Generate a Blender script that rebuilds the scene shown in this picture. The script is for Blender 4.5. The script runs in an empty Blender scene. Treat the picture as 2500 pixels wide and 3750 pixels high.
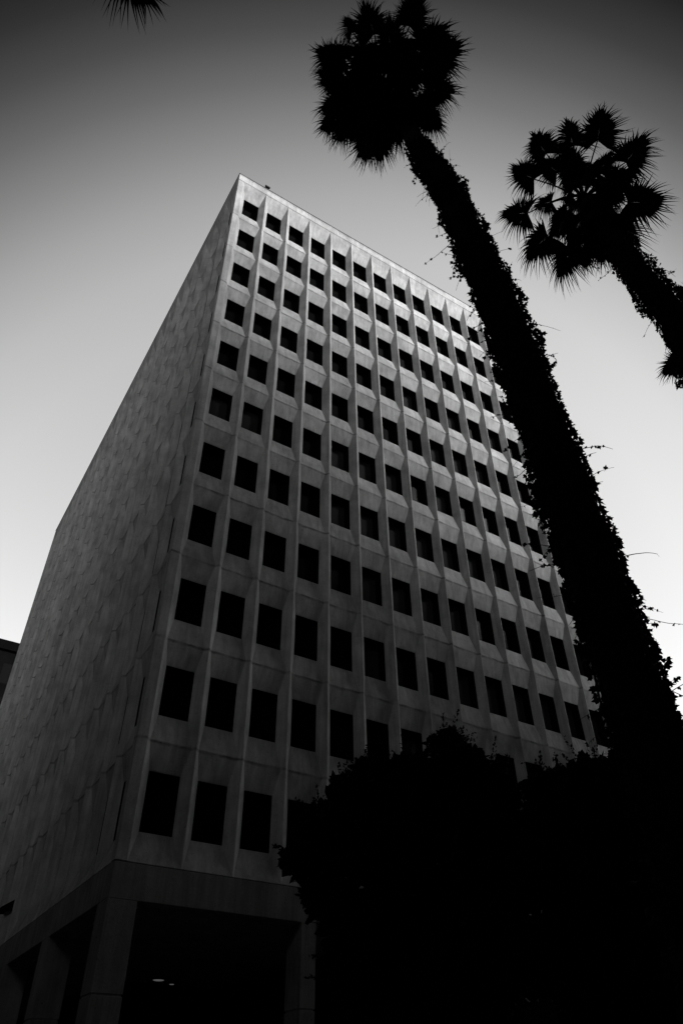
import bpy, math, random
from mathutils import Vector, Matrix
S = bpy.context.scene
COL = S.collection
rad = math.radians
# ---------------------------------------------------------------- camera
cam = bpy.data.cameras.new("camera"); camo = bpy.data.objects.new("camera", cam); COL.objects.link(camo)
rx = Vector((0.849770, -0.527126, -0.005364)); dn = Vector((0.338491, 0.553421, -0.761018)); fw = Vector((0.404121, 0.644875, 0.648708))
m = Matrix((rx, -dn, -fw)).transposed().to_4x4(); m.translation = Vector((-6.1337, -21.8218, 1.6))
camo.matrix_world = m
cam.sensor_fit = 'VERTICAL'; cam.sensor_height = 36.0; cam.sensor_width = 24.0
cam.lens = 36 * 2688.24 / 3750; cam.clip_start = 0.1; cam.clip_end = 3000
S.camera = camo
# ---------------------------------------------------------------- light
HORIZON = .10                            # pale haze low all round the sky
SUN_AZ, SUN_EL = 141.0, 31.0            # azimuth clockwise from +Y
S.view_settings.view_transform = 'Standard'; S.view_settings.look = 'None'
S.view_settings.gamma = 1.0; S.view_settings.use_curve_mapping = False
S.view_settings.exposure = 2.5
w = bpy.data.worlds.new("World"); S.world = w; w.use_nodes = True
N = w.node_tree.nodes; L = w.node_tree.links; N.clear()
out = N.new('ShaderNodeOutputWorld'); bg = N.new('ShaderNodeBackground'); sky = N.new('ShaderNodeTexSky')
sky.sky_type = 'NISHITA'; sky.sun_disc = False; sky.sun_elevation = rad(SUN_EL); sky.sun_rotation = rad(SUN_AZ)
sky.air_density = 1.0; sky.dust_density = 1.0
bw = N.new('ShaderNodeRGBToBW'); L.new(sky.outputs[0], bw.inputs[0])
tc = N.new('ShaderNodeTexCoord')
dot = N.new('ShaderNodeVectorMath'); dot.operation = 'DOT_PRODUCT'; L.new(tc.outputs['Generated'], dot.inputs[0])
ga, ge = rad(30), rad(28)                # the bright low evening sky
dot.inputs[1].default_value = (math.sin(ga)*math.cos(ge), math.cos(ga)*math.cos(ge), math.sin(ge))
ramp = N.new('ShaderNodeValToRGB'); ramp.color_ramp.interpolation = 'LINEAR'
mr = N.new('ShaderNodeMapRange'); mr.inputs['From Min'].default_value = -1; mr.inputs['From Max'].default_value = 1
L.new(dot.outputs['Value'], mr.inputs['Value']); L.new(mr.outputs[0], ramp.inputs[0])
RAMP = [(0.0000, 0.010), (0.6500, 0.010), (0.7850, 0.014), (0.8125, 0.022), (0.8310, 0.058), (0.8495, 0.132), (0.8675, 0.260), (0.8860, 0.443), (0.9045, 0.654), (0.9230, 0.815), (0.9410, 0.88), (0.9650, 0.89), (1.0, .89)]
cr = ramp.color_ramp
cr.elements[0].position = RAMP[0][0]; cr.elements[1].position = RAMP[-1][0]
cr.elements[0].color = (RAMP[0][1],)*3+(1,); cr.elements[1].color = (RAMP[-1][1],)*3+(1,)
for p_, v_ in RAMP[1:-1]:
    e = cr.elements.new(p_); e.color = (v_, v_, v_, 1)
mul = N.new('ShaderNodeMath'); mul.operation = 'MULTIPLY'; L.new(bw.outputs[0], mul.inputs[0])
sep = N.new('ShaderNodeSeparateXYZ'); L.new(tc.outputs['Generated'], sep.inputs[0])
hz = N.new('ShaderNodeMapRange'); hz.interpolation_type = 'SMOOTHSTEP'; hz.inputs['From Min'].default_value = .42; hz.inputs['From Max'].default_value = .05
hz.inputs['To Min'].default_value = 0; hz.inputs['To Max'].default_value = HORIZON; L.new(sep.outputs['Z'], hz.inputs['Value'])
mx = N.new('ShaderNodeMath'); mx.operation = 'MAXIMUM'; L.new(ramp.outputs[0], mx.inputs[0]); L.new(hz.outputs[0], mx.inputs[1]); LOBES = [(95, 10, .92, .99, .75), (219, 16, .90, .985, .95)]   # azimuth, elevation, edge, core, brightness of unseen sky glow added either side of the street to light the fins
last = mx.outputs[0]
for la, le, lo, hi, gv in LOBES:
    dv = N.new('ShaderNodeVectorMath'); dv.operation = 'DOT_PRODUCT'; L.new(tc.outputs['Generated'], dv.inputs[0])
    dv.inputs[1].default_value = (math.sin(rad(la))*math.cos(rad(le)), math.cos(rad(la))*math.cos(rad(le)), math.sin(rad(le)))
    lm = N.new('ShaderNodeMapRange'); lm.interpolation_type = 'SMOOTHSTEP'; lm.inputs['From Min'].default_value = lo; lm.inputs['From Max'].default_value = hi
    lm.inputs['To Min'].default_value = 0; lm.inputs['To Max'].default_value = gv; L.new(dv.outputs['Value'], lm.inputs['Value'])
    m2 = N.new('ShaderNodeMath'); m2.operation = 'MAXIMUM'; L.new(last, m2.inputs[0]); L.new(lm.outputs[0], m2.inputs[1]); last = m2.outputs[0]
L.new(last, mul.inputs[1])
L.new(mul.outputs[0], bg.inputs[0]); bg.inputs[1].default_value = 0.096; L.new(bg.outputs[0], out.inputs[0])
sl = bpy.data.lights.new("sun", 'SUN'); sl.energy = 1.5; sl.angle = rad(16); sl.color = (1, 1, 1)
so = bpy.data.objects.new("sun", sl); COL.objects.link(so)
sd = Vector((math.sin(rad(SUN_AZ))*math.cos(rad(SUN_EL)), math.cos(rad(SUN_AZ))*math.cos(rad(SUN_EL)), math.sin(rad(SUN_EL))))
so.rotation_euler = sd.to_track_quat('Z', 'Y').to_euler()
so.location = (40, -60, 80)

# ---------------------------------------------------------------- helpers
class MB:
    def __init__(s): s.v = []; s.f = []; s.mi = []
    def face(s, pts, mi=0):
        n = len(s.v); s.v.extend([tuple(p) for p in pts]); s.f.append(tuple(range(n, n+len(pts)))); s.mi.append(mi)
    def box(s, a, b, mi=0):
        x0, y0, z0 = a; x1, y1, z1 = b; n = len(s.v)
        s.v += [(x0,y0,z0),(x1,y0,z0),(x1,y1,z0),(x0,y1,z0),(x0,y0,z1),(x1,y0,z1),(x1,y1,z1),(x0,y1,z1)]
        for q in ((0,3,2,1),(4,5,6,7),(0,1,5,4),(1,2,6,5),(2,3,7,6),(3,0,4,7)):
            s.f.append(tuple(n+i for i in q)); s.mi.append(mi)
    def prism(s, A, B, mi=0):
        """A, B: matching closed outlines, lofted and capped"""
        n = len(s.v); k = len(A); s.v += [tuple(p) for p in A] + [tuple(p) for p in B]
        for i in range(k):
            j = (i+1) % k; s.f.append((n+i, n+j, n+k+j, n+k+i)); s.mi.append(mi)
        s.f.append(tuple(n+i for i in reversed(range(k)))); s.mi.append(mi)
        s.f.append(tuple(n+k+i for i in range(k))); s.mi.append(mi)
    def tube(s, pts, rs, seg=8, mi=0, cap=True):
        pts = [Vector(p) for p in pts]; n0 = len(s.v); up = None
        for i, p in enumerate(pts):
            t = (pts[min(i+1, len(pts)-1)] - pts[max(i-1, 0)]).normalized()
            if up is None: up = t.orthogonal().normalized()
            up = (up - t*up.dot(t)).normalized(); sd_ = t.cross(up)
            r = rs[i] if hasattr(rs, '__len__') else rs
            for k in range(seg):
                a = 2*math.pi*k/seg; s.v.append(tuple(p + (up*math.cos(a)+sd_*math.sin(a))*r))
        for i in range(len(pts)-1):
            for k in range(seg):
                a = n0+i*seg+k; b = n0+i*seg+(k+1) % seg; s.f.append((a, b, b+seg, a+seg)); s.mi.append(mi)
        if cap:
            s.f.append(tuple(n0+k for k in reversed(range(seg)))); s.mi.append(mi)
            s.f.append(tuple(n0+(len(pts)-1)*seg+k for k in range(seg))); s.mi.append(mi)
    def build(s, name, mats, parent=None, smooth=False, bevel=0):
        me = bpy.data.meshes.new(name); me.from_pydata(s.v, [], s.f)
        if not isinstance(mats, (list, tuple)): mats = [mats]
        for mm in mats: me.materials.append(mm)
        if len(mats) > 1: me.polygons.foreach_set('material_index', s.mi)
        if smooth: me.polygons.foreach_set('use_smooth', [True]*len(s.f))
        me.update()
        o = bpy.data.objects.new(name, me); COL.objects.link(o)
        if parent: o.parent = parent
        if bevel:
            b = o.modifiers.new('bevel', 'BEVEL'); b.width = bevel; b.segments = 2; b.limit_method = 'ANGLE'; b.angle_limit = rad(25)
        return o
def tag(o, label=None, cat=None, group=None, kind=None):
    if label: o['label'] = label
    if cat: o['category'] = cat
    if group: o['group'] = group
    if kind: o['kind'] = kind
    return o
def empty(name, loc=(0, 0, 0)):
    o = bpy.data.objects.new(name, None); COL.objects.link(o); o.location = loc; o.empty_display_size = .3
    return o
def put(o, root):
    """parent a world-built mesh under an Empty that stands at its base"""
    o.parent = root; o.data.transform(Matrix.Translation(-root.location)); return o

def mat(name, base, rough=.85, spec=.3, var=0.0, vscale=1.0):
    mt = bpy.data.materials.new(name); mt.use_nodes = True
    n = mt.node_tree.nodes; l = mt.node_tree.links; b = n['Principled BSDF']
    b.inputs['Base Color'].default_value = (base, base, base, 1); b.inputs['Roughness'].default_value = rough
    b.inputs['Specular IOR Level'].default_value = spec
    if var:
        t = n.new('ShaderNodeTexCoord'); x = n.new('ShaderNodeTexNoise'); x.inputs['Scale'].default_value = vscale; x.inputs['Detail'].default_value = 6
        l.new(t.outputs['Object'], x.inputs['Vector'])
        r = n.new('ShaderNodeMapRange'); r.inputs['From Min'].default_value = .3; r.inputs['From Max'].default_value = .7
        r.inputs['To Min'].default_value = base*(1-var); r.inputs['To Max'].default_value = base*(1+var)
        l.new(x.outputs['Fac'], r.inputs['Value']); l.new(r.outputs[0], b.inputs['Base Color'])
    return mt

HGT = 3.581; Z1 = 45.937; ROOF_Z = 48.15
def concrete(name, base, ridge=True):
    """board-marked precast concrete: mottling, rain streaks, a ragged line of dirt and painted seam shadow along each fold, fine bump"""
    mt = bpy.data.materials.new(name); mt.use_nodes = True
    n = mt.node_tree.nodes; l = mt.node_tree.links; b = n['Principled BSDF']
    b.inputs['Roughness'].default_value = .88; b.inputs['Specular IOR Level'].default_value = .25
    t = n.new('ShaderNodeNewGeometry'); pos = t.outputs['Position']
    def noise(scale, vec=(1, 1, 1), det=5, rough=.6):
        mp = n.new('ShaderNodeMapping'); mp.inputs['Scale'].default_value = vec; l.new(pos, mp.inputs['Vector'])
        x = n.new('ShaderNodeTexNoise'); x.inputs['Scale'].default_value = scale; x.inputs['Detail'].default_value = det; x.inputs['Roughness'].default_value = rough
        l.new(mp.outputs[0], x.inputs['Vector']); return x.outputs['Fac']
    def rng(v, a, c, d, e):
        r = n.new('ShaderNodeMapRange'); r.inputs['From Min'].default_value = a; r.inputs['From Max'].default_value = c
        r.inputs['To Min'].default_value = d; r.inputs['To Max'].default_value = e; l.new(v, r.inputs['Value']); return r.outputs[0]
    def mth(op, a, c):
        x = n.new('ShaderNodeMath'); x.operation = op
        for i, q in enumerate((a, c)):
            if isinstance(q, (int, float)): x.inputs[i].default_value = q
            else: l.new(q, x.inputs[i])
        return x.outputs[0]
    f = rng(noise(.8, det=7), .34, .66, .76, 1.2)
    f = mth('MULTIPLY', f, rng(noise(5, (1, 1, .09), 4), .3, .7, .76, 1.2))        # rain streaks
    f = mth('MULTIPLY', f, rng(noise(22, det=3), .3, .7, .92, 1.07))
    f = mth('MULTIPLY', f, rng(noise(9, det=2), .66, .74, 1.0, .72))                # small patches
    if ridge:
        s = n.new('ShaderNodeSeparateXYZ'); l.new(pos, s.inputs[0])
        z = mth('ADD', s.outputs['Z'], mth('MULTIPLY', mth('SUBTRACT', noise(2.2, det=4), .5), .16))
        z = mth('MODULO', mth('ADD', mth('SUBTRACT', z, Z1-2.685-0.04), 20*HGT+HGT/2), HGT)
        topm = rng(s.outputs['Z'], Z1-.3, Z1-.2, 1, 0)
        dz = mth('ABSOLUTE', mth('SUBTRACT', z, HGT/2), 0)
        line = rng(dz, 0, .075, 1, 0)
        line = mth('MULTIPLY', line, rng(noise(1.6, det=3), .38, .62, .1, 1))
        up = rng(mth('ADD', s.outputs['Z'], mth('MULTIPLY', noise(1.3), .3)), ROOF_Z-.15, ROOF_Z+.15, 0, .5)     # soot along the roof edge
        up = mth('MULTIPLY', mth('MULTIPLY', up, rng(s.outputs['X'], 16.3, 16.4, 1, 0)), rng(noise(.7, (1, 1, 0)), .35, .6, .35, 1))
        f = mth('MULTIPLY', f, mth('SUBTRACT', 1, up))
        fl = []
        for ax, off, stp in (('X', .292, 1.6), ('Y', .03, 1.6), ('Z', Z1-HGT*20+.9, HGT)):
            fl.append(mth('FLOOR', mth('DIVIDE', mth('SUBTRACT', s.outputs[ax], off), stp), 0))
        cx = n.new('ShaderNodeCombineXYZ'); [l.new(q, cx.inputs[i]) for i, q in enumerate(fl)]
        wn = n.new('ShaderNodeTexWhiteNoise'); l.new(cx.outputs[0], wn.inputs['Vector'])
        f = mth('MULTIPLY', f, rng(wn.outputs['Value'], 0, 1, .90, 1.09))               # tone of each cast panel
        f = mth('MULTIPLY', f, mth('SUBTRACT', 1, mth('MULTIPLY', mth('MULTIPLY', line, topm), .7)))  # fold line: dirt, darkened further to paint in shadow at the seams
    l.new(mth('MULTIPLY', f, base), b.inputs['Base Color'])
    bp = n.new('ShaderNodeBump'); bp.inputs['Strength'].default_value = .35; bp.inputs['Distance'].default_value = .02
    l.new(mth('ADD', noise(14, det=6), mth('MULTIPLY', noise(3), 1.5)), bp.inputs['Height']); l.new(bp.outputs[0], b.inputs['Normal'])
    return mt
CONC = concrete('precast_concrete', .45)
CONCB = concrete('base_concrete', .22, ridge=False)
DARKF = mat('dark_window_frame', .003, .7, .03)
GLASS = mat('dark_glass', .004, .3, .02)
BLIND_SKY = mat('glass_blind_and_sky', .035, .6, .01)  # pale tone for blinds, and painted sky reflection in lower right panes
ROOFM = mat('roof_gravel', .12, .95, .1, .3, 3)
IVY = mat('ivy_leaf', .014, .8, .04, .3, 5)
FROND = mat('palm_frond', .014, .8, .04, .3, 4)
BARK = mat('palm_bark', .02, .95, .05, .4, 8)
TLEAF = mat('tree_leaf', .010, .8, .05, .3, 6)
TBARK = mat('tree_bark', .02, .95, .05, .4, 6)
METAL = mat('dark_metal', .006, .7, .1)
ASPH = mat('asphalt', .05, .95, .1, .3, 4)
PAVE = mat('pavement_concrete', .12, .9, .15, .25, 1.2)
DARKB = mat('dark_cladding', .0025, .9, .02, .3, .4)

# ---------------------------------------------------------------- ground
def sheet(name, x0, x1, y0, y1, z, mt):
    b = MB(); b.face([(x0, y0, z), (x1, y0, z), (x1, y1, z), (x0, y1, z)]); return tag(b.build(name, mt), kind='structure')
sheet('ground', -900, 900, -900, 900, -.14, PAVE)
b = MB(); b.box((-120, -25.5, -.3), (120, 45, 0)); tag(b.build('pavement', PAVE), kind='structure')
sheet('road', -300, 300, -44, -25.5, -.136, ASPH)
b = MB()
for i in range(-16, 17): b.face([(i*8-1.5, -34.9, -.132), (i*8+1.5, -34.9, -.132), (i*8+1.5, -34.75, -.132), (i*8-1.5, -34.75, -.132)])
tag(b.build('road_markings', mat('road_paint', .6, .8)), kind='structure')

# ---------------------------------------------------------------- the concrete tower
W = 1.6; HW = .292; D = .302; YR = .184
SILL, RIDGE = 1.777, 2.685
tower = empty('office_tower', (12.9, 20.9, 0))
tag(tower, 'tall pale concrete office block faceted with deep vertical fins and dark square windows', 'building')
XR = 16.25*W + 0.0     # right end of the street front
YB = 26.2*W            # far end of the side front
sides = []
def right(s, o, z): return (s, -o, z)
def left(s, o, z): return (.25-o, s, z)
# (mapping, first nose, number of bays, end of the front)
FR = (right, .292, 16); FL = (left, .03, 26)
TOPZ, BOTZ, SOF, ROOFZ = 47.39, 7.445, 6.50, 48.15
for F, n0, nb in (FR, FL):
    s0, s1 = n0, n0+nb*W; YR = .184 if F is right else .170
    def band(name, sec, a=s0, c=s1, mt=CONC, bv=.012):
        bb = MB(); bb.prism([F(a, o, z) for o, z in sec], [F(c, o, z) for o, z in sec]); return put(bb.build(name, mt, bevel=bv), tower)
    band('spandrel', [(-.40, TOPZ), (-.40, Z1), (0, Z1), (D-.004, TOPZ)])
    for r in range(10):
        z = Z1-r*HGT
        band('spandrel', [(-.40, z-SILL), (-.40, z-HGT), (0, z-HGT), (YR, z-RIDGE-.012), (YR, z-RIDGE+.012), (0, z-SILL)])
    z = Z1-10*HGT
    band('spandrel', [(-.40, z-SILL), (-.40, BOTZ), (D-.004, BOTZ), (0, z-SILL)])
    for k in range(1, nb):                        # the fins
        c = n0+k*W
        j = random.Random(k*7+nb)
        sec = [(-.45, c-HW), (0, c-HW), (D, c-.018), (D, c+.018), (0, c+HW), (-.45, c+HW)]
        bb = MB(); bb.prism([F(s, o, BOTZ+.004) for o, s in sec], [F(s, o, TOPZ-.004) for o, s in sec])
        put(bb.build('fin', CONC, bevel=.006), tower)
# corner piers
def pier(pts, z0, z1, name='corner_pier', mt=CONC, bv=.015):
    bb = MB(); bb.prism([(x, y, z0) for x, y in pts], [(x, y, z1) for x, y in pts]); return put(bb.build(name, mt, bevel=bv), tower)
pier([(-.05, -D), (.292, -D), (.584, 0), (.584, .45), (.70, .45), (.70, .322), (.25, .322), (-.05, .03)], BOTZ+.004, TOPZ-.004)
xn = .292+16*W
XE = xn+.12
pier([(xn-HW, 0), (xn, -D), (XE, -D), (XE, .5), (xn-HW, .5)], BOTZ+.004, TOPZ-.004)
yn = .03+26*W; YE = yn+.25
pier([(.25, yn-HW), (.7, yn-HW), (.7, YE), (-.05, YE), (-.05, yn)], BOTZ+.004, TOPZ-.004)
# parapet ring and base beam ring, flush with the fin noses, a shadow gap at each
def ring(name, z0, z1, t, mt=CONC, inset=0):
    x0, y0, x1, y1 = -.05+inset, -D+inset, XE-inset, YE-inset
    for i, (a, c) in enumerate([((x0, y0), (x1, y0+t)), ((x0, y0+t), (x0+t, y1)), ((x1-t, y0+t), (x1, y1)), ((x0+t, y1-t), (x1-t, y1))]):
        bb = MB(); bb.box((a[0], a[1], z0), (c[0], c[1], z1)); put(bb.build(name, mt, bevel=.02), tower)
ring('parapet', TOPZ+.035, ROOFZ, .35)
ring('parapet_joint', TOPZ-.002, TOPZ+.036, .30, DARKF, .05)
ring('parapet_cap', ROOFZ+.001, ROOFZ+.05, .42, CONCB, -.03)
ring('base_beam', SOF, BOTZ-.02, .6, CONCB)
ring('base_joint', BOTZ-.021, BOTZ+.002, .5, DARKF, .03)
# inner walls, roof, soffit
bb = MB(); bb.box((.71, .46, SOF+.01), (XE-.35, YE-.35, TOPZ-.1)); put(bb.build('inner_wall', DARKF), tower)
bb = MB(); bb.box((XE-.34, .5, BOTZ), (XE, YE-.3, TOPZ)); put(bb.build('end_wall', CONC), tower)
bb = MB(); bb.box((.7, YE-.34, BOTZ), (XE-.34, YE, TOPZ)); put(bb.build('end_wall', CONC), tower)
bb = MB(); bb.box((.3, .05, 47.05), (XE-.3, YE-.3, 47.4)); put(bb.build('roof', ROOFM), tower)
bb = MB(); bb.box((.55, .3, SOF-.06), (XE-.6, YE-.6, SOF+.02)); put(bb.build('soffit', CONCB), tower)
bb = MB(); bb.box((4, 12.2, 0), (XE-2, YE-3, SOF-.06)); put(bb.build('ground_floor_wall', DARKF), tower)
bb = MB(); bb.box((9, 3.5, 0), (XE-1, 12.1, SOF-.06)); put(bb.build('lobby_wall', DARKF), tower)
# street-level columns with a joint near the top of the plinth
def column(x, y, wx=.82, wy=.9):
    bb = MB(); bb.box((x, y, 4.36), (x+wx, y+wy, SOF)); bb.box((x, y, -.05), (x+wx, y+wy, 4.32)); bb.box((x+.03, y+.03, 4.3), (x+wx-.03, y+wy-.03, 4.38))
    put(bb.build('column', CONCB, bevel=.015), tower)
for i in range(8): column(-.047, -.298+i*5.75+ (0 if i == 0 else 0.0))
for i in range(1, 5): column(-.047+i*5.9 if i < 5 else XE-.85, -.298, .5 if i == 1 else .8)
column(XE-.87, -.298)
# windows: a deep dark reveal and a pane behind it
def window_mesh(bb, F, a, c, zt, zb, mi0=0, mi1=None):
    e = .004; t = .022; dp = .40
    A = [(a+e, zb+e), (c-e, zb+e), (c-e, zt-e), (a+e, zt-e)]; B = [(a+t, zb+t), (c-t, zb+t), (c-t, zt-t), (a+t, zt-t)]
    C_ = [(a+.07, zb+.07), (c-.07, zb+.07), (c-.07, zt-.07), (a+.07, zt-.07)]
    for i in range(4):
        j = (i+1) % 4
        bb.face([F(A[i][0], -.012, A[i][1]), F(A[j][0], -.012, A[j][1]), F(B[j][0], -.012, B[j][1]), F(B[i][0], -.012, B[i][1])], mi0)
        bb.face([F(A[i][0], -.012, A[i][1]), F(A[i][0], -dp-.02, A[i][1]), F(A[j][0], -dp-.02, A[j][1]), F(A[j][0], -.012, A[j][1])], mi0)
        bb.face([F(B[i][0], -.012, B[i][1]), F(B[j][0], -.012, B[j][1]), F(B[j][0], -dp+.03, B[j][1]), F(B[i][0], -dp+.03, B[i][1])], mi0)
        bb.face([F(B[i][0], -dp+.03, B[i][1]), F(B[j][0], -dp+.03, B[j][1]), F(C_[j][0], -dp+.03, C_[j][1]), F(C_[i][0], -dp+.03, C_[i][1])], mi0)
        bb.face([F(C_[i][0], -dp+.03, C_[i][1]), F(C_[j][0], -dp+.03, C_[j][1]), F(C_[j][0], -dp, C_[j][1]), F(C_[i][0], -dp, C_[i][1])], mi0)
    if mi1 is not None:
        bb.face([F(x, -dp, z) for x, z in C_], mi1)
    return C_
cpos = camo.matrix_world.translation
cand = []
for r in range(11):
    for k in range(16):
        if r >= 10 and k >= 3: continue
        if r == 9 and 3 <= k <= 4: pass
        if k >= 13 and r < 7: continue
        dist = (Vector((n0x := .292+(k+.5)*W, 0, Z1-r*HGT-.9)) - cpos)
        cand.append((abs(dist.normalized().y)/dist.length_squared, r, k))
cand.sort(reverse=True); solo = {(r, k) for _, r, k in cand[:100]}
rl = random.Random(4)
pale_panes = {(5, 0), (5, 1), (5, 4), (5, 5), (5, 6), (6, 4)} | {(r, k) for r in range(6, 11) for k in range(5, 16) if rl.random() < .8} | {(r, k) for r in range(3, 6) for k in range(7, 16) if rl.random() < .35}  # panes in the pale tone; lower right ones imitate reflected sky
# a prototype window, copied to every bay
wa, wc = .292+HW, .292+W-HW
bb = MB(); C_ = window_mesh(bb, right, wa, wc, Z1, Z1-SILL); proto_w = bb.mesh = None
me = bpy.data.meshes.new('window'); me.from_pydata(bb.v, [], bb.f); me.materials.append(DARKF); me.update()
pmeshes = []
for mm in (GLASS, BLIND_SKY):
    pm = bpy.data.meshes.new('pane'); pm.from_pydata([right(x, -.40, z) for x, z in C_], [], [(0, 1, 2, 3)]); pm.materials.append(mm); pm.update(); pmeshes.append(pm)
rest = MB()
for r in range(11):
    for k in range(16):
        if (r, k) in solo:
            o = bpy.data.objects.new('window', me); COL.objects.link(o); o.parent = tower
            o.location = Vector((k*W, 0, -r*HGT)) - tower.location
            p_ = bpy.data.objects.new('pane', pmeshes[1 if (r, k) in pale_panes else 0]); COL.objects.link(p_); p_.parent = o
        else:
            a = .292+k*W+HW; window_mesh(rest, right, a, a+W-2*HW, Z1-r*HGT, Z1-r*HGT-SILL, 0, 2 if (r, k) in pale_panes else 1)
    for k in range(26):
        a = .03+k*W+HW; window_mesh(rest, left, a, a+W-2*HW, Z1-r*HGT, Z1-r*HGT-SILL, 0, 1)
put(rest.build('window', [DARKF, GLASS, BLIND_SKY]), tower)['kind'] = 'stuff'
# tilted vent on the side wall
bb = MB(); bb.prism([(.24, 14.05, 9.3), (.24, 14.05, 8.85), (-.30, 14.05, 8.80), (-.30, 14.05, 8.92)], [(.24, 14.95, 9.3), (.24, 14.95, 8.85), (-.30, 14.95, 8.80), (-.30, 14.95, 8.92)])
put(bb.build('vent_hood', DARKF), tower)
# small dark object on the roof edge, modelled as a bracketed fixture
fl = empty('fixture', (1.9, -.20, ROOFZ+.05)); tag(fl, 'small black fixture on a stub bracket on the roof edge near the corner', 'fixture')
bb = MB(); bb.tube([(1.9, -.1, ROOFZ+.04), (1.9, -.12, ROOFZ+.35)], .035, 8); bb.box((1.80, -.2, ROOFZ+.04), (2.0, .05, ROOFZ+.075)); put(bb.build('bracket', METAL), fl)
bb = MB(); bb.prism([(1.72, -.34, ROOFZ+.26), (2.08, -.34, ROOFZ+.26), (2.08, -.30, ROOFZ+.50), (1.72, -.30, ROOFZ+.50)], [(1.80, -.08, ROOFZ+.30), (2.0, -.08, ROOFZ+.30), (2.0, -.06, ROOFZ+.44), (1.80, -.06, ROOFZ+.44)]); put(bb.build('fixture_head', METAL, bevel=.02), fl)
# undercroft downlights
LAMP = bpy.data.materials.new('lamp_lens'); LAMP.use_nodes = True; q = LAMP.node_tree.nodes['Principled BSDF']
q.inputs['Base Color'].default_value = (.8, .8, .8, 1); q.inputs['Emission Color'].default_value = (1, 1, 1, 1); q.inputs['Emission Strength'].default_value = .012
for x, y, rr_, lb in ((5.67, 10.81, .22, 'larger round ceiling lamp glowing under the dark overhang beside the corner column'), (6.5, 11.5, .10, 'smaller ceiling lamp glinting just right of the larger one under the overhang')):
    dl = empty('ceiling_lamp', (x, y, SOF-.06)); tag(dl, lb, 'lamp', 'lamps under the overhang')
    a1 = MB(); a1.tube([(x, y, SOF-.061), (x, y, SOF-.14)], rr_+.05, 20); put(a1.build('housing', METAL), dl)
    a1 = MB(); a1.tube([(x, y, SOF-.141), (x, y, SOF-.155)], [rr_, rr_*.8], 20); put(a1.build('lens', LAMP), dl)

# ---------------------------------------------------------------- neighbouring blocks: the first is in view, the rest added unseen for shade
def block(name, label, x0, x1, y0, y1, h, floors, bays, mt, gm):
    e_ = empty(name, ((x0+x1)/2, (y0+y1)/2, -.1)); tag(e_, label, 'building')
    a1 = MB(); a1.box((x0, y0, -.1), (x1, y1, h)); put(a1.build('wall', mt), e_)
    a1 = MB()
    for (p, q_, t) in (((x0-.25, y0-.25), (x1+.25, y0+.1), 0), ((x0-.25, y1-.1), (x1+.25, y1+.25), 0), ((x0-.25, y0+.1), (x0+.1, y1-.1), 0), ((x1-.1, y0+.1), (x1+.25, y1-.1), 0)):
        a1.box((p[0], p[1], h-.5), (q_[0], q_[1], h+.6))
    put(a1.build('parapet', mt), e_)
    fh = (h-5)/floors; n_ = 0
    a1 = MB()
    for fl_ in range(floors):
        z = 4.5+fl_*fh
        for i in range(bays):
            bw_ = (x1-x0-2)/bays; xa = x0+1+i*bw_
            for yy, sg in ((y0, -1), (y1, 1)):
                a1.face([(xa+.4, yy+sg*.02, z), (xa+bw_-.4, yy+sg*.02, z), (xa+bw_-.4, yy+sg*.02, z+fh*.6), (xa+.4, yy+sg*.02, z+fh*.6)])
    o = put(a1.build('window', gm), e_); o['kind'] = 'stuff'
    return e_
block('office_building', 'dark flat-roofed block low at the left edge behind the concrete tower', -38, 22, 60, 84, 44.1, 10, 14, DARKB, DARKF)
block('office_building', 'tallest dark slab across the road, unseen and added for shading the lower storeys of the tower', 4, 52, -76, -50, 80, 20, 22, DARKB, GLASS)  # stepped slabs put in so their soft shadow grades the tower front
block('office_building', 'slightly lower dark slab, unseen and added for shade, beside the tallest one across the road', 53, 63, -76, -50, 72, 18, 5, DARKB, GLASS)
block('office_building', 'lowest of the three unseen dark slabs added for shade in a row across the road', 64, 92, -76, -50, 66, 15, 12, DARKB, GLASS)
block('office_building', 'unseen mid-height dark block added for shade at the far side of the two slabs across the road', -26, 3, -76, -50, 47, 12, 16, DARKB, GLASS)
block('office_building', 'unseen lower dark block added for shade at the end of the row across the road', -78, -27, -72, -50, 38, 9, 26, DARKB, GLASS)  # invented block, height set to keep light off the low floors
block('office_building', 'unseen low dark block added for shade on the far corner of the two streets', -62, -30, -22, 4, 24, 5, 10, DARKB, GLASS)
block('office_building', 'unseen dark block added for shade to the right beyond the next side street', 42, 80, -44, -9, 15, 3, 12, DARKB, GLASS)
block('office_building', 'unseen dark block added for shade across the side street from the long finned front', -62, -30, 10, 90, 30, 7, 10, DARKB, GLASS)  # put in to darken the lower side front
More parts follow.
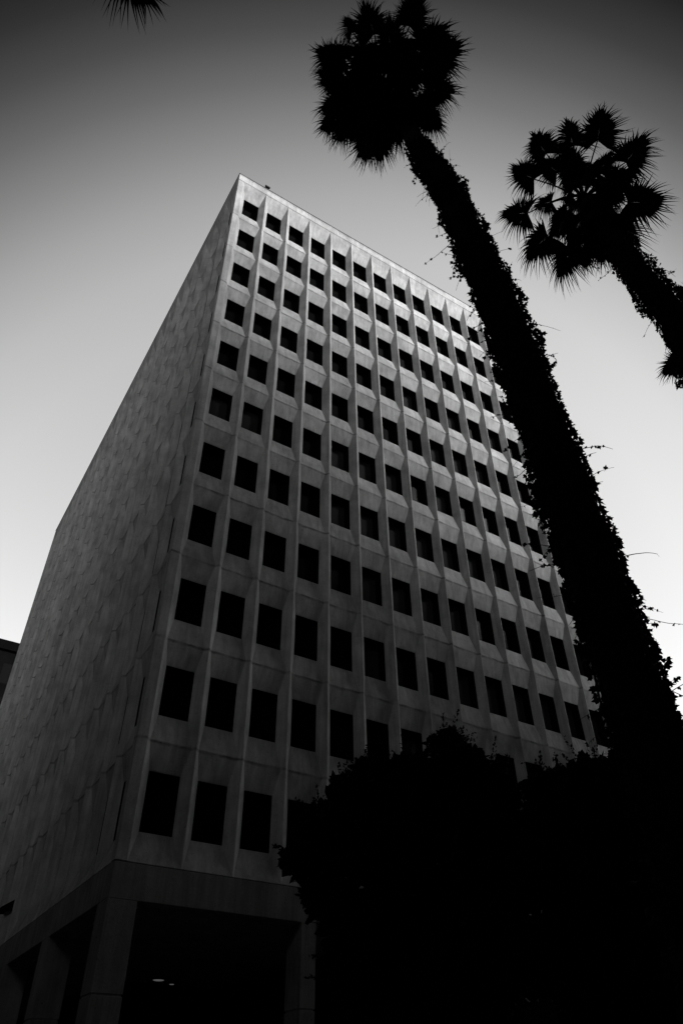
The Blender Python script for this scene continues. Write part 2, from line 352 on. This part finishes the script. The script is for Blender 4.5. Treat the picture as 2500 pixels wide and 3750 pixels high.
# ---------------------------------------------------------------- palms
FS = 1.72
def rvec(rn):
    while True:
        v = Vector((rn.uniform(-1, 1), rn.uniform(-1, 1), rn.uniform(-1, 1)))
        if .05 < v.length < 1: return v.normalized()
def fan(bb, hub, d, nrm, R, rn, droop=.35, spread=125, seg=26):
    """a palmate leaf: ribs joined for half their length, then free drooping tips"""
    d = d.normalized(); nrm = (nrm - d*nrm.dot(d)).normalized(); s = d.cross(nrm); sweep = rn.uniform(-.25, .25)
    amax = rad(spread); da = 2*amax/seg; fb = droop*rn.uniform(.8, 1.2); fold = rn.uniform(.05, .35)
    T = (0, .27, .52, .70, .88, 1.05)
    for i in range(seg):
        a = -amax+da*(i+.5); k = abs(a)/amax
        org = hub + d*(.38*R*(1-k)**1.3)
        ln = R*(.86-.14*k)*rn.uniform(.84, 1.12)*(1-.38*(1-k)**1.3*.6)
        u = (d*math.cos(a)+s*math.sin(a)); t_ = nrm.cross(u)
        tw = rn.uniform(-.42, .42); tb = rn.uniform(.5, 1.6); P = []
        for t in T:
            c = org + u*ln*t - nrm*(fold*R*(t*math.sin(min(abs(a), 1.57)))**2) + t_*(sweep*R*t*t*.5 + tw*R*max(0, t-.6)**1.4)
            c = c + Vector((0, 0, -fb*R*max(0, t-.25)**2*.9 - tb*R*max(0, t-.6)**1.6*droop))
            wdt = (.25+.75*min(1, t/.52))*R*.56*da*.60 if t <= .53 else R*.56*da*.46*max(0, 1-((t-.52)/.52)**1.15)
            P.append((c, t_*max(wdt, .0015)))
        for q in range(5):
            a_, b_ = P[q], P[q+1]
            if q == 4: bb.face([a_[0]-a_[1], a_[0]+a_[1], b_[0]])
            else: bb.face([a_[0]-a_[1], a_[0]+a_[1], b_[0]+b_[1], b_[0]-b_[1]])
def petiole(bb, a, c, rn, r=.022, sag=.1):
    a = Vector(a); c = Vector(c); m_ = (a+c)/2 + Vector((0, 0, sag*(c-a).length))
    bb.tube([a, (a+m_)/2+Vector((0, 0, .03)), m_, (m_+c)/2+Vector((0, 0, .02)), c], [r*1.5, r*1.2, r, r*.85, r*.7], 5)
def palm(label, group, pts, radii, heart, fans, nlive, nskirt, seed, live_r=.75, reach=1.0, skirt_len=1.6, droop=(.25, .7), fs=FS):
    rn = random.Random(seed); base = Vector(pts[0]); root = empty('palm_tree', base); tag(root, label, 'palm tree', group)
    heart = Vector(heart)
    P = [Vector(p) for p in pts]; bb = MB()
    # smooth trunk with leaf-scar rings
    C_ = []; Rr = []
    for i in range(len(P)-1):
        p0, p1, p2, p3 = P[max(i-1, 0)], P[i], P[i+1], P[min(i+2, len(P)-1)]
        n_ = max(4, int((p2-p1).length/.09))
        for k in range(n_):
            t = k/n_
            C_.append(.5*((2*p1)+(p2-p0)*t+(2*p0-5*p1+4*p2-p3)*t*t+(3*p1-p0-3*p2+p3)*t**3))
            Rr.append((radii[i]*(1-t)+radii[i+1]*t)*(1+.035*((len(C_) % 2)*2-1))*rn.uniform(.98, 1.02))
    C_.append(P[-1]); Rr.append(radii[-1]*.7)
    bb.tube(C_, Rr, 16); put(bb.build('trunk', BARK, smooth=False), root)
    bb = MB(); toc = (cpos-heart).normalized()
    for (x, y, z, R) in fans:
        c = Vector((x, y, z)); d = (c-heart)
        if d.length < .1: d = rvec(rn)
        c = c + toc*rn.uniform(-.35, .35); d = (c-heart)
        hub = c - d.normalized()*R*.72
        nr = (-toc*.9+Vector((0, 0, .5))+rvec(rn)*.45)
        fan(bb, hub, d+rvec(rn)*.25*d.length, nr, R*fs, rn, droop=rn.uniform(*droop), spread=rn.uniform(105, 135), seg=58)
        petiole(bb, heart+rvec(rn)*.08, hub, rn)
    for i in range(nlive):
        az = rn.uniform(0, 2*math.pi); el = rn.uniform(-.25, 1.25)
        d = Vector((math.cos(az)*math.cos(el), math.sin(az)*math.cos(el), math.sin(el)))
        hub = heart+d*reach*rn.uniform(.65, 1.0); hub.z -= .12
        fan(bb, hub, d+Vector((0, 0, -.25)), Vector((0, 0, 1))+rvec(rn)*.4, live_r*rn.uniform(.8, 1.05), rn)
        petiole(bb, heart+Vector((0, 0, -.1)), hub, rn)
    for i in range(nskirt):
        az = rn.uniform(0, 2*math.pi); tdn = rn.random()
        ax = (P[-1]-P[-2]).normalized()
        st = heart - ax*(tdn*skirt_len*.7+.1)
        d = Vector((math.cos(az), math.sin(az), rn.uniform(-1.5, -.5))).normalized()
        hub = st+d*rn.uniform(.35, .6)*(1.15-.4*tdn)
        fan(bb, hub, Vector((d.x*.5, d.y*.5, -1)), Vector((d.x, d.y, .3)), live_r*rn.uniform(.55, .85), rn, droop=.2, spread=80, seg=16)
        petiole(bb, st, hub, rn, .02, .02)
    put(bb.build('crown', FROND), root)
    return C_, Rr
LOBED = [(0, 0), (-.42, .10), (-.5, .5), (-.22, .55), (0, 1), (.22, .55), (.5, .5), (.42, .10)]
OVAL = [(0, 0), (-.30, .3), (-.27, .7), (0, 1), (.27, .7), (.30, .3)]
def leaf(bb, p, d, nrm, size, shape, wd=1.0, mi=0):
    d = d.normalized(); nrm = nrm - d*nrm.dot(d)
    if nrm.length < 1e-3: nrm = d.orthogonal()
    nrm.normalize(); s = d.cross(nrm)
    bb.face([p+d*(y*size)+s*(x*size*wd)-nrm*(abs(x)*size*.25) for x, y in shape], mi)
from mathutils import noise as mnoise
def ivy(label, C_, Rr, t0, t1, dens, lsize, seed, thick=(.03, .15), ntend=60, tl=(.25, .8)):
    """climbing ivy round a trunk, thick and thin in clumps, with stray shoots"""
    rn = random.Random(seed); root = empty('ivy_vine', C_[0]); tag(root, label, 'ivy', 'ivy climbing the palm trunks')
    bb = MB(); st = MB(); n = len(C_)
    length = sum((C_[i+1]-C_[i]).length for i in range(int(n*t0), int(n*t1)-1))
    def frame(t):
        f_ = t*(n-1); i = min(int(f_), n-2); p = C_[i].lerp(C_[i+1], f_-i); ax = (C_[i+1]-C_[i]).normalized()
        u = ax.cross(Vector((1, 0, 0))).normalized(); return p, ax, u, ax.cross(u), Rr[i]
    for q in range(int(length*dens)):
        t = rn.uniform(t0, t1); a = rn.uniform(0, 2*math.pi); p, ax, u, v, r = frame(t); o = u*math.cos(a)+v*math.sin(a)
        c = mnoise.noise((p+o*r)*1.7+Vector((seed, 0, 0)))*.5+.5; c2 = mnoise.noise((p+o*r)*4.5+Vector((0, seed, 0)))*.5+.5
        if rn.random() > .25+1.5*c2*c: continue
        off = thick[0]+(thick[1]*c*c*1.6+.16*max(0, c2-.45)*2*c)*rn.random()**.6
        pos = p+o*(r+off)
        leaf(bb, pos, o*rn.uniform(.1, 1)+Vector((0, 0, -.8))+rvec(rn)*.8, o+rvec(rn)*.9, lsize*rn.uniform(.55, 1.35), LOBED)
    for q in range(ntend):
        t = rn.uniform(t0, t1*.98); a = rn.uniform(0, 2*math.pi); p, ax, u, v, r = frame(t); o = u*math.cos(a)+v*math.sin(a)
        pos = p+o*(r+.05); dr = (o+rvec(rn)*.5+Vector((0, 0, -.1))).normalized(); ln = rn.uniform(*tl)*(1 if rn.random() > .06 else 1.7); k = 9; pts = [pos]; cv = rvec(rn)*rn.uniform(.15, .5)
        for j in range(k):
            dr = (dr+cv*.28+rvec(rn)*.16+Vector((0, 0, -.07))).normalized(); pts.append(pts[-1]+dr*ln/k)
            if rn.random() < .5*(1-j/k)+.15 and j > 0:
                for _ in range(rn.choice((1, 1, 2))): leaf(bb, pts[-1], rvec(rn)+Vector((0, 0, -.5)), rvec(rn), lsize*rn.uniform(.45, 1.0), LOBED)
        r0 = rn.uniform(.0035, .007); st.tube(pts, [r0*(1-.6*j/k) for j in range(k+1)], 4)
    for q in range(10):                                    # main stems winding up the trunk
        a0 = rn.uniform(0, 6.28); pts = []
        for j in range(60):
            t = t0+(t1-t0)*j/59; p, ax, u, v, r = frame(t); a = a0+.5*math.sin(j*.21+q)+j*.01; pts.append(p+(u*math.cos(a)+v*math.sin(a))*(r+.02))
        st.tube(pts, .014, 5)
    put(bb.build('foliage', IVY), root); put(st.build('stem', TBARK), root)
GP = 'tall fan palms along the pavement'
F1 = [(-2.99,-16.25,21.7,0.48),(-2.8,-15.93,21.6,0.39),(-2.59,-15.77,21.54,0.39),(-2.34,-15.36,21.37,0.46),(-2.17,-15.08,21.25,0.47),(-1.77,-15.12,21.2,0.47),(-1.13,-15.12,21.07,0.54),(-0.83,-15.34,21.08,0.47),(-2.49,-17.46,21.91,0.5),(-1.63,-18.07,21.86,0.46),(-1.78,-18.12,21.89,0.37),(-0.89,-17.94,21.7,0.57),(-0.54,-17.87,21.59,0.54),(-0.51,-17.57,21.55,0.45),(-0.2,-17.14,21.38,0.52),(0.01,-16.47,21.17,0.4),(-0.21,-16.61,21.28,0.46),(-2.84,-17.03,21.87,0.28),(-2.8,-16.42,21.73,0.38),(-1.88,-17.45,21.83,0.47),(-2.1,-15.91,21.52,0.65),(-1.34,-16.06,21.44,0.76),(-0.91,-16.59,21.48,0.75),(-1.19,-17.27,21.68,0.64),(-2.13,-16.67,21.73,0.64),(-1.02,-15.94,21.33,0.73),(-0.59,-15.89,21.2,0.5),(-1.73,-15.56,21.36,0.66)]
F2 = [(2.8,-17.53,21.41,0.5),(2.93,-16.75,21.18,0.5),(3.37,-15.91,20.73,0.52),(4.24,-15.73,20.22,0.58),(3.3,-18.22,21.33,0.54),(3.77,-18.83,21.19,0.55),(4.83,-18.95,20.63,0.55),(4.4,-18.25,20.81,0.4),(5.69,-18.2,19.99,0.63),(5.75,-17.35,19.77,0.58),(5.51,-16.68,19.76,0.48),(5.04,-15.92,19.8,0.53),(4.88,-16.56,20.15,0.66),(5.12,-17.27,20.2,0.65),(3.64,-17.78,21.11,0.47),(3.35,-17.34,21.15,0.41),(4.92,-18.33,20.53,0.43),(3.73,-16.56,20.78,0.38),(4.46,-16.36,20.33,0.45),(5.32,-16.3,19.76,0.38),(5.68,-17.06,19.75,0.51)]
F3 = [(7.69,-16.03,16.98,0.42),(7.8,-16.28,17.01,0.4),(6.95,-17.41,18.1,0.30),(7.23,-17.09,17.78,0.45)]
c1, r1 = palm('thickest ivy-clad fan palm crossing the tower, its dense shaggy crown at the top edge', GP,
    [(.45, -17.35, -.05), (.44, -17.26, 5.4), (.38, -17.17, 8.0), (.26, -17.02, 11.7), (.15, -16.87, 13.9), (-.09, -16.6, 17.3), (-.34, -16.4, 18.8), (-.66, -16.3, 20.3), (-1.1, -16.3, 21.6)], [.34, .32, .32, .31, .30, .27, .25, .22, .18], (-1.35, -16.4, 21.8), F1, 26, 44, 5, .6, .75, 1.5, (.2, .6))
ivy('dense ivy sheathing the thick palm trunk that crosses in front of the tower', c1, r1, .02, .90, 1500, .07, 11, (.005, .13), 210, (.12, .5))
F2 = [(x-.11, y+.07, z, r) for x, y, z, r in F2]
c2, r2 = palm('open-crowned fan palm at the upper right whose separate fans show gaps of sky', GP,
    [(4.9, -17.8, -.05), (4.85, -17.78, 8), (4.84, -17.74, 14.56), (4.73, -17.47, 17.06), (4.45, -17.25, 20.4)], [.33, .30, .28, .27, .22], (4.45, -17.25, 20.7), F2, 20, 36, 8, .6, .75, 1.9, (.35, .8), 1.72)
ivy('ragged ivy on the palm trunk that leaves the photo at the right edge', c2, r2, .05, .93, 1500, .065, 12, (.01, .24), 90, (.15, .6))
c3, r3 = palm('fan palm mostly outside the right edge with only a few drooping fans in view', GP,
    [(8.4, -18, -.05), (8.38, -17.98, 9), (8.36, -17.96, 17.0)], [.38, .35, .26], (8.36, -17.96, 17.1), F3, 8, 20, 9, .6, .7, 1.2)
F4 = [(-7.05,-16.68,17.38,.52),(-8.9,-16.3,17.1,.35),(-9.52,-16.36,16.9,.58),(-9.22,-17.36,17.32,.57),(-8.36,-17.97,17.61,.58),(-7.6,-17.54,17.58,.56)]
palm('fan palm above the top left corner showing just one drooping fan of leaf tips', GP,
    [(-8.7, -17.2, -.05), (-8.7, -17.15, 9), (-8.55, -17.0, 17.2)], [.36, .33, .24], (-8.55, -16.99, 17.34), F4, 0, 6, 10, .4, .6, .6)
# ---------------------------------------------------------------- street trees
def tree(label, base, clumps, seed, nleaf, ls, core=.6, fill=True):
    rn = random.Random(seed); root = empty('street_tree', base); tag(root, label, 'tree', 'dark leafy street trees')
    base = Vector(base); cs = [(Vector(c[:3]), c[3]) for c in clumps]
    cen = sum((c for c, r in cs), Vector())/len(cs); fork = Vector((base.x*.6+cen.x*.4, base.y*.6+cen.y*.4, 2.1))
    bb = MB(); bb.tube([base, base+Vector((.03, .02, .8)), fork], [.20, .16, .14], 10)
    lowc = Vector((cen.x, cen.y, 3.2))
    for c, r in cs:
        md = fork.lerp(c, .5)+Vector((0, 0, .25))+rvec(rn)*.12
        bb.tube([fork-Vector((0, 0, .1)), fork.lerp(md, .55), md, c], [.075, .055, .035, .012], 6)
        for _ in range(5):
            e = c+rvec(rn)*r*.85; bb.tube([md.lerp(c, .6), (md.lerp(c, .6)+e)/2+rvec(rn)*.04, e], [.014, .009, .004], 4)
    put(bb.build('trunk', TBARK), root)
    bb = MB(); tot = sum(r**2 for c, r in cs)
    for c, r in cs:
        n_ = int(nleaf*r*r/tot)
        subs = [(c+rvec(rn)*r*rn.uniform(.35, .8), r*rn.uniform(.25, .42)) for _ in range(14)]
        for _ in range(n_):
            if rn.random() < core:
                p = c+rvec(rn)*r*.78*rn.random()**.4; s_ = .15
            else:
                sc, sr = rn.choice(subs); p = sc+rvec(rn)*sr*rn.random()**.5; s_ = ls
                if rn.random() < .10: p = p+Vector((0, 0, 1))*rn.uniform(0, .22)
            leaf(bb, p, rvec(rn)+Vector((0, 0, .2)), rvec(rn), s_*rn.uniform(.6, 1.3), OVAL, .9)
    # dense inner foliage between the clumps
    for _ in range(15000):
        (c, r), (c2, r2) = rn.choice(cs), rn.choice(cs)
        if (c-c2).length > 2.2: continue
        p = c.lerp(c2, rn.random())+rvec(rn)*min(r, r2)*.7*rn.random()
        leaf(bb, p, rvec(rn), rvec(rn), .26*rn.uniform(.6, 1.2), OVAL, .9)
    # sprigs standing out of the outline
    for c, r in cs:
        for _ in range(10):
            d = (rvec(rn)+Vector((0, 0, .7))).normalized(); p = c+d*r*.8; e = p+(d+rvec(rn)*.3)*rn.uniform(.14, .46)
            for k in range(22):
                leaf(bb, p.lerp(e, k/21)+rvec(rn)*.035*(1.3-k/21), d+rvec(rn), rvec(rn), ls*rn.uniform(.6, 1.1), OVAL, .9)
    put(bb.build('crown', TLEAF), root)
A = [(3.21,-12.74,5.39,.45),(3.3,-12.85,4.73,.5),(3.0,-12.6,3.6,.55),(1.6,-11.3,2.7,.75),(2.4,-11.9,2.7,.75),(-0.17,-10.94,4.94,0.3),(0.76,-10.0,5.98,0.3),(0.58,-11.12,6.09,0.28),(1.13,-10.91,6.52,0.32),(1.71,-11.24,6.55,0.37),(1.79,-11.87,6.32,0.33),(2.65,-11.54,7.21,0.36),(2.29,-12.37,6.49,0.38),(2.81,-12.32,6.27,0.38),(3.05,-12.38,5.88,0.37),(1.62,-10.76,6.1,0.59),(2.5,-11.23,6.16,0.59),(1.03,-10.31,5.57,0.58),(1.2,-11.68,4.96,0.65),(2.84,-11.47,5.45,0.71),(0.67,-10.45,4.62,0.54),(1.44,-10.89,4.15,0.74),(2.26,-11.63,4.3,0.74),(3.07,-12.1,4.7,0.58),(0.77,-11.1,3.51,0.61),(2.08,-11.02,3.43,0.73),(2.68,-11.97,3.54,0.62)]
B = [(2.6,-13.9,2.5,.6),(3.0,-14.7,2.3,.65),(2.37,-13.87,5.58,0.25),(2.55,-14.11,5.58,0.25),(2.23,-14.82,5.42,0.23),(2.99,-14.39,5.8,0.23),(3.02,-14.82,5.61,0.28),(3.26,-15.1,5.57,0.32),(3.64,-15.31,5.65,0.32),(3.39,-15.93,5.52,0.34),(2.82,-13.89,5.17,0.49),(2.57,-15.06,4.81,0.48),(3.05,-15.53,4.8,0.48),(3.26,-16.16,4.87,0.5),(2.05,-14.02,4.36,0.49),(2.29,-14.7,4.07,0.57),(2.92,-15.14,4.06,0.57),(2.78,-16.06,4.01,0.53),(2.46,-13.66,3.62,0.52),(2.88,-14.32,3.4,0.57),(2.88,-15.23,3.27,0.53),(2.13,-14.25,2.83,0.4),(2.9,-14.62,2.78,0.47),(4.11,-15.21,3.53,0.57)]
tree('broad dark tree with a jagged leafy top covering the lower middle of the tower', (1.8, -11.2, -.02), A, 21, 62000, .06, .42, True)
tree('lower dark tree filling the bottom right corner behind the thick palm trunk', (2.9, -14.9, -.02), B, 22, 52000, .055, .42, True)
rt = random.Random(77)
TALL = [(-13.5+rt.uniform(-3.2, 2.2), -12.0+rt.uniform(-3, 3.5), rt.uniform(5, 12.5), rt.uniform(.9, 1.5)) for _ in range(26)]
tree('unseen tall dense tree added for shade on the pavement to the left of the camera', (-13.5, -12.2, -.02), TALL, 23, 26000, .11, .6)  # invented tree out of view, keeps light off the tower base
